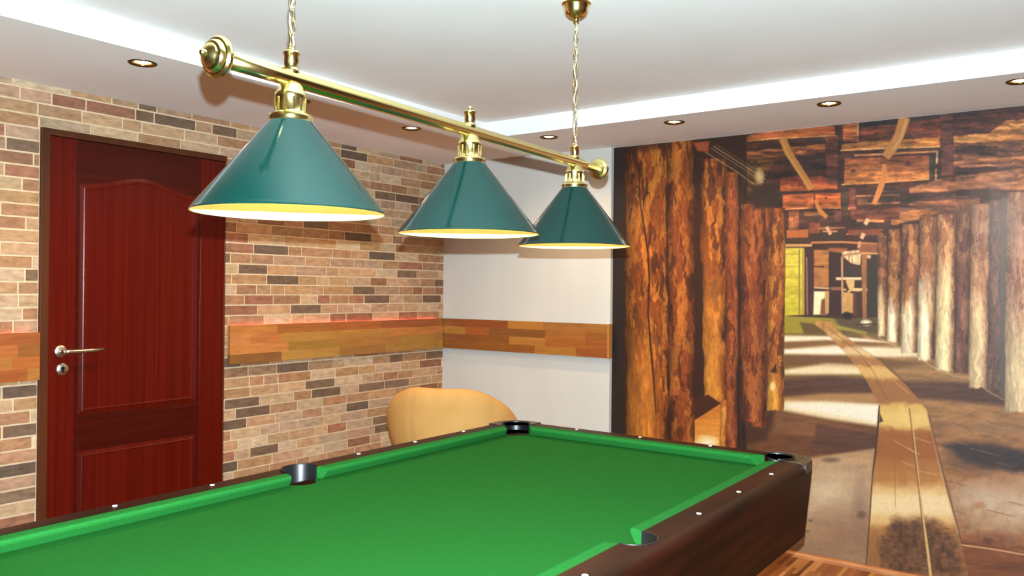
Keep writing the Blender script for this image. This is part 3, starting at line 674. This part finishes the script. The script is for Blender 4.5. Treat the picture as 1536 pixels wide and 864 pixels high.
# ------------------------------------------------------------------ pool table
TX0, TX1 = 1.800, 2.838        # cushion noses, long sides
BX0, BX1 = 1.760, 2.879        # cushion / wood joint
OX0, OX1 = 1.684, 2.968        # outer faces
TY1, TY0 = -1.652, -3.818      # cushion noses, ends
BY1, BY0 = -1.613, -3.857
OY1, OY0 = -1.532, -3.938
HT, HB = .815, .780            # rail top, cloth
MIDY = -2.735
tab = thing('pool_table', 'pool table with green cloth and dark wooden rails under the three shades', 'pool table', ((OX0+OX1)/2, MIDY, FZ))
PR = .054
CP = {'fl':(1.783,-1.633), 'fr':(2.856,-1.633), 'nl':(1.783,-3.837), 'nr':(2.856,-3.837)}
SPK = {'l':(1.757,MIDY), 'r':(2.882,MIDY)}
def arc(c, r, a0, a1, n=14): return [(c[0]+r*math.cos(math.radians(a0+(a1-a0)*k/n)), c[1]+r*math.sin(math.radians(a0+(a1-a0)*k/n))) for k in range(n+1)]
# bed with pocket notches (counter-clockwise)
R = PR+.001
bed = []
x0, x1, y0, y1 = BX0+.001, BX1-.001, BY0+.001, BY1-.001
def notch(c, a0, a1): return arc(c, R, a0, a1, 12)
bed += [(x0+.09, y0), (x1-.09, y0)] + notch(CP['nr'], 170, 100) + [(x1, y0+.09)]
bed += [(x1, MIDY-R-.004)] + notch(SPK['r'], 265, 95) + [(x1, MIDY+R+.004)]
bed += [(x1, y1-.09)] + notch(CP['fr'], 260, 190) + [(x1-.09, y1)]
bed += [(x0+.09, y1)] + notch(CP['fl'], 350, 280) + [(x0, y1-.09)]
bed += [(x0, MIDY+R+.004)] + notch(SPK['l'], 85, -85) + [(x0, MIDY-R-.004)]
bed += [(x0, y0+.09)] + notch(CP['nl'], 80, 10)
b = MB(); b.prism(bed, HB-.03, HB); b.build('bed_cloth', M['cloth'], tab)
# cushions
def cushion(p0, p1, inward, cut0, cut1):
    """p0->p1 along the wood joint, inward = unit vector to the bed, cut = how far each end is mitred at the nose"""
    p0, p1, iv = Vector((*p0,0)), Vector((*p1,0)), Vector((*inward,0)); d = (p1-p0).normalized()
    prof = [(0,HT-.0005),(.030,HT-.0005),(.037,HT-.002),(.0395,HT-.007),(.038,HT-.013),(.026,HB+.004),(.022,HB+.0005),(0,HB+.0005)]
    vs = []; n = len(prof)
    for end, cut, s in ((p0, cut0, 1), (p1, cut1, -1)):
        for q, z in prof: vs.append(end+iv*q+d*(s*cut*q/.0395)+Vector((0,0,z)))
    b = MB(); b.add(vs, [tuple(range(n)), tuple(range(n,2*n))]+[(i,(i+1) % n,n+(i+1) % n,n+i) for i in range(n)])
    b.build('cushion', M['cushion'], tab)
g = .072; sg = .058
cushion((BX0, MIDY+sg), (BX0, BY1-g), (1,0), .012, .036); cushion((BX0, BY0+g), (BX0, MIDY-sg), (1,0), .036, .012)
cushion((BX1, MIDY+sg), (BX1, BY1-g), (-1,0), .012, .036); cushion((BX1, BY0+g), (BX1, MIDY-sg), (-1,0), .036, .012)
cushion((BX0+g, BY1), (BX1-g, BY1), (0,-1), .036, .036); cushion((BX0+g, BY0), (BX1-g, BY0), (0,1), .036, .036)
# wooden rails: plan polygons with the pocket arcs cut out, outer top edge rounded
CH = .085
RW = PR+.006
def rail(poly, outer):
    bm = bmesh.new(); z0, z1 = .784, HT
    bot = [bm.verts.new((x,y,z0)) for x,y in poly]; top = [bm.verts.new((x,y,z1)) for x,y in poly]; n = len(poly)
    bm.faces.new(bot[::-1]); bm.faces.new(top)
    for i in range(n): bm.faces.new((bot[i], bot[(i+1) % n], top[(i+1) % n], top[i]))
    bmesh.ops.recalc_face_normals(bm, faces=bm.faces)
    ee = [e for e in bm.edges if all(v.co.z > HT-.001 and outer(v.co) for v in e.verts)]
    bmesh.ops.bevel(bm, geom=ee, offset=.026, segments=6, profile=.5, affect='EDGES')
    for f in bm.faces: f.smooth = True
    me = bpy.data.meshes.new('rail'); 
    off = WORLD[tab.name]
    for v in bm.verts: v.co -= off
    bm.to_mesh(me); bm.free(); me.materials.append(M['table_wood'])
    me.set_sharp_from_angle(angle=math.radians(35))
    o = bpy.data.objects.new('rail', me); COL.objects.link(o); o.parent = tab; WORLD[o.name] = off.copy(); return o
def pocket_arc(c, a0, a1): return arc(c, RW, a0, a1, 10)
KA = .155   # rails stop this far from the outer corner; the corner cap fills the rest
sp = SPK['l']; cp = CP['fl']
rails = {}
L1 = lambda co: abs(co.x-OX0) < .001 or abs(co.x-OX1) < .001
E1 = lambda co: abs(co.y-OY1) < .001 or abs(co.y-OY0) < .001
def side_rail(X_o, X_b, sgn, far):
    """sgn -1 left, +1 right"""
    s = SPK['l'] if sgn < 0 else SPK['r']
    dx = abs(X_b-s[0]) ; dyb = math.sqrt(RW**2-dx**2)
    yk = OY1-KA if far else OY0+KA; m = 1 if far else -1
    P = [(X_o, MIDY), (s[0]+sgn*RW, MIDY)]
    for k in range(1, 11):
        a = math.radians(90*k/10); P.append((s[0]+sgn*RW*math.cos(a), MIDY+m*RW*math.sin(a)))
    P += [(X_b, MIDY+m*(dyb+.0005)+m*.002), (X_b, yk), (X_o, yk)]
    if abs(P[-4][0]-X_b) < .0005: P.pop(-4)
    return rail(P, L1)
rails['lf'] = side_rail(OX0, BX0, -1, True); rails['ln'] = side_rail(OX0, BX0, -1, False)
rails['rf'] = side_rail(OX1, BX1, 1, True); rails['rn'] = side_rail(OX1, BX1, 1, False)
rails['f'] = rail([(OX0+KA, OY1), (OX0+KA, BY1), (OX1-KA, BY1), (OX1-KA, OY1)], E1)
rails['n'] = rail([(OX0+KA, OY0), (OX0+KA, BY0), (OX1-KA, BY0), (OX1-KA, OY0)], E1)
# corner caps
def cap(c, ox, oy, sx, sy):
    P = [(ox, oy-sy*KA), (ox, oy-sy*CH), (ox-sx*CH*.30, oy-sy*CH*.30), (ox-sx*CH, oy), (ox-sx*KA, oy)]
    # inner side follows the pocket
    bx = BX1 if sx > 0 else BX0; by = BY1 if sy > 0 else BY0
    P.append((ox-sx*KA, by))
    for k in range(0, 21):
        a = math.radians(160-227*k/20)
        P.append((c[0]+sx*RW*math.cos(a), c[1]+sy*RW*math.sin(a)))
    P.append((bx, oy-sy*KA))
    b = MB(); z1 = HT+.002; b.prism(P, HT-.03, z1)
    o = b.build('corner_cap', M['cap'], tab, bevel=.004); return o
cap(CP['fl'], OX0, OY1, -1, 1); cap(CP['fr'], OX1, OY1, 1, 1); cap(CP['nl'], OX0, OY0, -1, -1); cap(CP['nr'], OX1, OY0, 1, -1)
# sights
D = .28; SY1 = -1.6154; SX0 = 1.7574
def sight(x, y, par):
    b = MB(); b.lathe([(.0065,-.002),(.0065,.0008),(.005,.0016),(0,.0018)], (x,y,HT), seg=20); b.build('sight', M['pearl'], par)
for j in (1,2,3): sight(1.717, SY1-j*D, rails['lf']); sight(2.923, SY1-j*D, rails['rf'])
for j in (5,6,7): sight(1.717, SY1-j*D, rails['ln']); sight(2.923, SY1-j*D, rails['rn'])
for j in (1,2,3): sight(SX0+j*D, -1.574, rails['f']); sight(SX0+j*D, -3.896, rails['n'])
# pocket liners
def liner(c, mid, span, rise=.007):
    a0, a1 = mid-span/2, mid+span/2; n = 28; b = MB()
    prof = [(PR, .66), (PR, HT+rise-.004), (PR+.002, HT+rise), (PR+.0045, HT+rise), (PR+.0055, HT+rise-.002), (PR+.0055, HT+rise-.004), (PR+.005, .66)]
    vs = []
    for k in range(n+1):
        a = math.radians(a0+(a1-a0)*k/n)
        for r, z in prof: vs.append((c[0]+r*math.cos(a), c[1]+r*math.sin(a), z))
    m = len(prof); f = [(k*m+i, k*m+(i+1) % m, (k+1)*m+(i+1) % m, (k+1)*m+i) for k in range(n) for i in range(m)]
    b.add(vs, f+[tuple(range(m)), tuple(n*m+i for i in range(m))], 0, True)
    # cup below the cloth
    b.lathe([(PR, .745), (PR-.004, .69), (PR-.02, .655), (0, .65)], (c[0], c[1], 0), seg=32)
    o = b.build('pocket', M['pocket'], tab); o.data.set_sharp_from_angle(angle=math.radians(40))
liner(CP['fl'], 135, 230); liner(CP['fr'], 45, 230); liner(CP['nl'], 225, 230); liner(CP['nr'], 315, 230)
liner(SPK['l'], 180, 190); liner(SPK['r'], 0, 190, .001)
# apron and legs
def octo(ins):
    a0, a1, c0, c1 = OX0+ins, OX1-ins, OY0+ins, OY1-ins; k = CH-.002; h = .30
    return [(a0,c0+k),(a0+k*h,c0+k*h),(a0+k,c0),(a1-k,c0),(a1-k*h,c0+k*h),(a1,c0+k),(a1,c1-k),(a1-k*h,c1-k*h),(a1-k,c1),(a0+k,c1),(a0+k*h,c1-k*h),(a0,c1-k)]
o8 = octo(.0005); o8b = octo(.018); i8 = octo(.075); i8b = octo(.075)
b = MB(); n = 12
zt, zb = .786, .567
vs = [(x,y,zt) for x,y in o8]+[(x,y,zb) for x,y in o8b]+[(x,y,zb) for x,y in i8b]+[(x,y,.78) for x,y in i8]
fs = []
for a, c in ((0,1),(1,2),(2,3)):
    fs += [(a*n+i, a*n+(i+1) % n, c*n+(i+1) % n, c*n+i) for i in range(n)]
b.add(vs, fs)
b.box(OX0+.08, OX1-.08, OY0+.08, OY1-.08, .60, .62)
ap_o = b.build('apron', M['table_wood'], tab)
for lx in (OX0+.24, OX1-.28):
    for ly in (OY0+.30, OY1-.36):
        b = MB()
        def sq(h): return [(lx-h,ly-h),(lx+h,ly-h),(lx+h,ly+h),(lx-h,ly+h)]
        b.prism(sq(.055), FZ+.02, .60, 0, sq(.08)); b.prism(sq(.06), FZ, FZ+.02)
        b.build('leg', M['table_wood'], tab, bevel=.006)

# ------------------------------------------------------------------ billiard lamp
A1, A3 = Vector((2.43,-3.339,1.784)), Vector((2.305,-2.05,1.799))
A2 = (A1+A3)/2 + Vector((.002,.0,.0))
ax = (A3-A1).normalized()
lamp = thing('billiard_lamp', 'brass bar lamp with three green cone shades hanging on chains over the table', 'lamp', (A2.x, A2.y, 1.79))
E1p, E3p = A1-ax*.170, A3+ax*.185
b = MB(); b.tube([E1p+(E3p-E1p)*k/12 for k in range(13)], .0165, 32); b.build('bar', M['brass'], lamp)
def finial(p, d):
    b = MB(); b.lathe([(.0165,-.006),(.021,-.005),(.024,0),(.0345,.003),(.0375,.008),(.0375,.013),(.034,.017),(.030,.018),(.029,.022),(.026,.026),(.021,.028),(.020,.031),(.014,.036),(.007,.039),(.006,.044),(.004,.047),(0,.048)], p, d, 48)
    b.build('end_cap', M['brass'], lamp).data.set_sharp_from_angle(angle=math.radians(24))
finial(E1p, -ax); finial(E3p, ax)
RIM_Z = 1.520
for i, A in enumerate((A1, A2, A3)):
    x, y, z = A
    b = MB(); b.lathe([(0,-.010),(.020,-.012),(.024,-.018),(.026,-.024),(.0305,-.030),(.0315,-.036),(.0305,-.040),(.0305,-.066),(.032,-.070),(.034,-.072),(.042,-.074),(.0435,-.079),(.042,-.084),(.043,-.088),(0,-.088)], A)
    for k in range(12):
        an = 2*PI*k/12; b.tube([(x+.0305*math.cos(an), y+.0305*math.sin(an), z-.041), (x+.0305*math.cos(an), y+.0305*math.sin(an), z-.066)], .0022, 6)
    b.build('lamp_holder', M['brass'], lamp).data.set_sharp_from_angle(angle=math.radians(38))
    zt = z-.0865
    b = MB(); b.lathe([(.030,zt),(.0425,zt),(.0445,zt-.003),(.1835,RIM_Z+.006),(.1850,RIM_Z+.003),(.1872,RIM_Z+.001),(.1880,RIM_Z-.001),(.1872,RIM_Z-.003)], (x,y,0), seg=96, m=0)
    b.lathe([(.1872,RIM_Z-.003),(.1845,RIM_Z-.002),(.1822,RIM_Z+.004),(.043,zt-.006),(.0,zt-.006)], (x,y,0), seg=96, m=1)
    sh = b.build('lamp_shade', [M['shade'], M['shade_in']], lamp)
    sh.data.set_sharp_from_angle(angle=math.radians(35))
    b = MB(); prof = [(0,.0),(.013,0),(.013,-.018),(.020,-.034),(.0225,-.046),(.020,-.058),(.012,-.068),(0,-.071)]
    b.lathe(prof, (x,y,zt-.004), seg=28); b.build('bulb', M['bulb'], sh)
    l = bpy.data.lights.new('bulb_glow', 'POINT'); l.energy = BULB_W; l.color = (1.0,.66,.29); l.shadow_soft_size = .02
    lo = bpy.data.objects.new('bulb_glow', l); COL.objects.link(lo); lo.parent = sh; lo.location = Vector((x,y,zt-.095))-WORLD[sh.name]
    b = MB(); b.lathe([(.0145,.010),(.0165,.014),(.0145,.018),(.0143,.020),(.0143,.046),(.016,.047),(.0168,.050),(.016,.053),(.010,.054),(0,.055)], A); 
    if i == 1: b.lathe([(.004,.054),(.0065,.058),(.0065,.062),(.003,.066),(0,.067)], A)
    else: b.tube([Vector((x+.006*math.cos(t),y,z+.060+.007*math.sin(t))) for t in [2*PI*k/20 for k in range(20)]], .0016, 8, True)
    b.build('stem', M['brass'], lamp)
    if i != 1:
        b = MB(); zz = z+.062; alt = 0; pitch = .027
        while zz < CEIL-.075:
            pts = []
            for k in range(20):
                t = 2*PI*k/20; u = .0066*math.cos(t); vv = .0118*math.sin(t)+.004*(1 if math.sin(t) > 0 else -1)
                o_ = Vector((u,0,vv)) if alt else Vector((0,u,vv))
                ang = .5; pts.append(Vector((x+o_.x*math.cos(ang)-o_.y*math.sin(ang), y+o_.x*math.sin(ang)+o_.y*math.cos(ang), zz+.012+o_.z)))
            b.tube(pts, .00155, 8, True); zz += pitch; alt = 1-alt
        b.build('chain', M['chain'], lamp)
        b = MB(); top = CEIL-.062
        b.tube([Vector((x+.004*math.cos(k*.9), y+.004*math.sin(k*.9), z+.055+(top-z-.055)*k/30)) for k in range(31)], .0014, 8); b.build('cord', M['cord'], lamp)
        b = MB(); b.lathe([(.046,0),(.050,-.002),(.050,-.006),(.047,-.008),(.044,-.012),(.040,-.030),(.034,-.042),(.024,-.050),(.014,-.053),(.010,-.056),(.010,-.062),(.006,-.066),(0,-.067)], (x,y,CEIL)); b.build('ceiling_rose', M['brass'], lamp)

# ------------------------------------------------------------------ tub chair in the corner
CHX, CHY = 1.02, -1.09
chair = thing('tub_chair', 'tan suede tub chair in the corner behind the pool table', 'armchair', (CHX, CHY, FZ))
AWAY = Vector((CHX-CAM.x, CHY-CAM.y)).normalized(); _a = math.atan2(AWAY.y, AWAY.x)
FACE = _a - math.radians(16)          # the chair is turned towards the corner, its rounded back to the room
def shell():
    b = MB(); nphi = 96; amax = math.radians(122); rows = []
    for i in range(nphi+1):
        ph = -amax+2*amax*i/nphi; a = FACE+PI+ph; s = abs(ph)/amax
        top = .915-.36*max(0, (s-.16)/.84)**1.75
        rel = math.degrees(ph)                 # seams of the back panels
        seam = sum(.0045*math.exp(-((rel-q)/1.6)**2) for q in (-22, 11, 48))
        th = .11; Rt, Rb = .362, .262; zb = .30
        def rad(z): k = min(1, max(0, (z-.46)/.32)); return Rb+(Rt-Rb)*math.sin(k*PI/2)**.9
        prof = []
        zc = top-.085
        for k in range(12): z = zb+(zc-zb)*k/11; prof.append((rad(z)-seam, z))
        ro = rad(zc)
        for k in range(1, 12):
            t = PI*k/12; prof.append((ro-th/2+th/2*math.cos(t)-seam*(1 if t < PI/2 else 0), zc+.085*math.sin(t)))
        for k in range(12): z = zc-(zc-zb)*k/11; prof.append((rad(z)-th, z))
        rows.append([(CHX+rr*math.cos(a), CHY+rr*math.sin(a), z+FZ) for rr, z in prof])
    m = len(rows[0])
    for i in range(nphi): b.add(rows[i]+rows[i+1], [(k, k+1, m+k+1, m+k) for k in range(m-1)]+[(m-1, 0, m, 2*m-1)], 0, True)
    for q in (rows[0], rows[-1]): b.add(q, [tuple(range(m))], 0, True)
    o = b.build('back_shell', M['suede'], chair)
    bm = bmesh.new(); bm.from_mesh(o.data); bmesh.ops.remove_doubles(bm, verts=bm.verts, dist=1e-5); bmesh.ops.recalc_face_normals(bm, faces=bm.faces)
    for f in bm.faces: f.smooth = True
    bm.to_mesh(o.data); bm.free()
shell()
b = MB(); cf = Vector((math.cos(FACE), math.sin(FACE), 0))
cs = Vector((CHX, CHY, FZ))+cf*.05
b.lathe([(0,.30),(.22,.30),(.245,.32),(.25,.36),(.25,.42),(.235,.445),(.20,.455),(0,.46)], cs, seg=48); b.build('seat_cushion', M['suede'], chair)
b = MB(); b.lathe([(0,.24),(.24,.24),(.26,.26),(.26,.30),(0,.305)], (CHX,CHY,FZ), seg=48); b.build('seat_base', M['suede'], chair)
for k in range(4):
    a = FACE+PI/4+k*PI/2; p = Vector((CHX+.19*math.cos(a), CHY+.19*math.sin(a), FZ)); q = Vector((CHX+.21*math.cos(a), CHY+.21*math.sin(a), FZ))
    b = MB(); b.tube([q, p+Vector((0,0,.25))], [.014,.022], 14); b.build('leg', M['leg_wood'], chair)
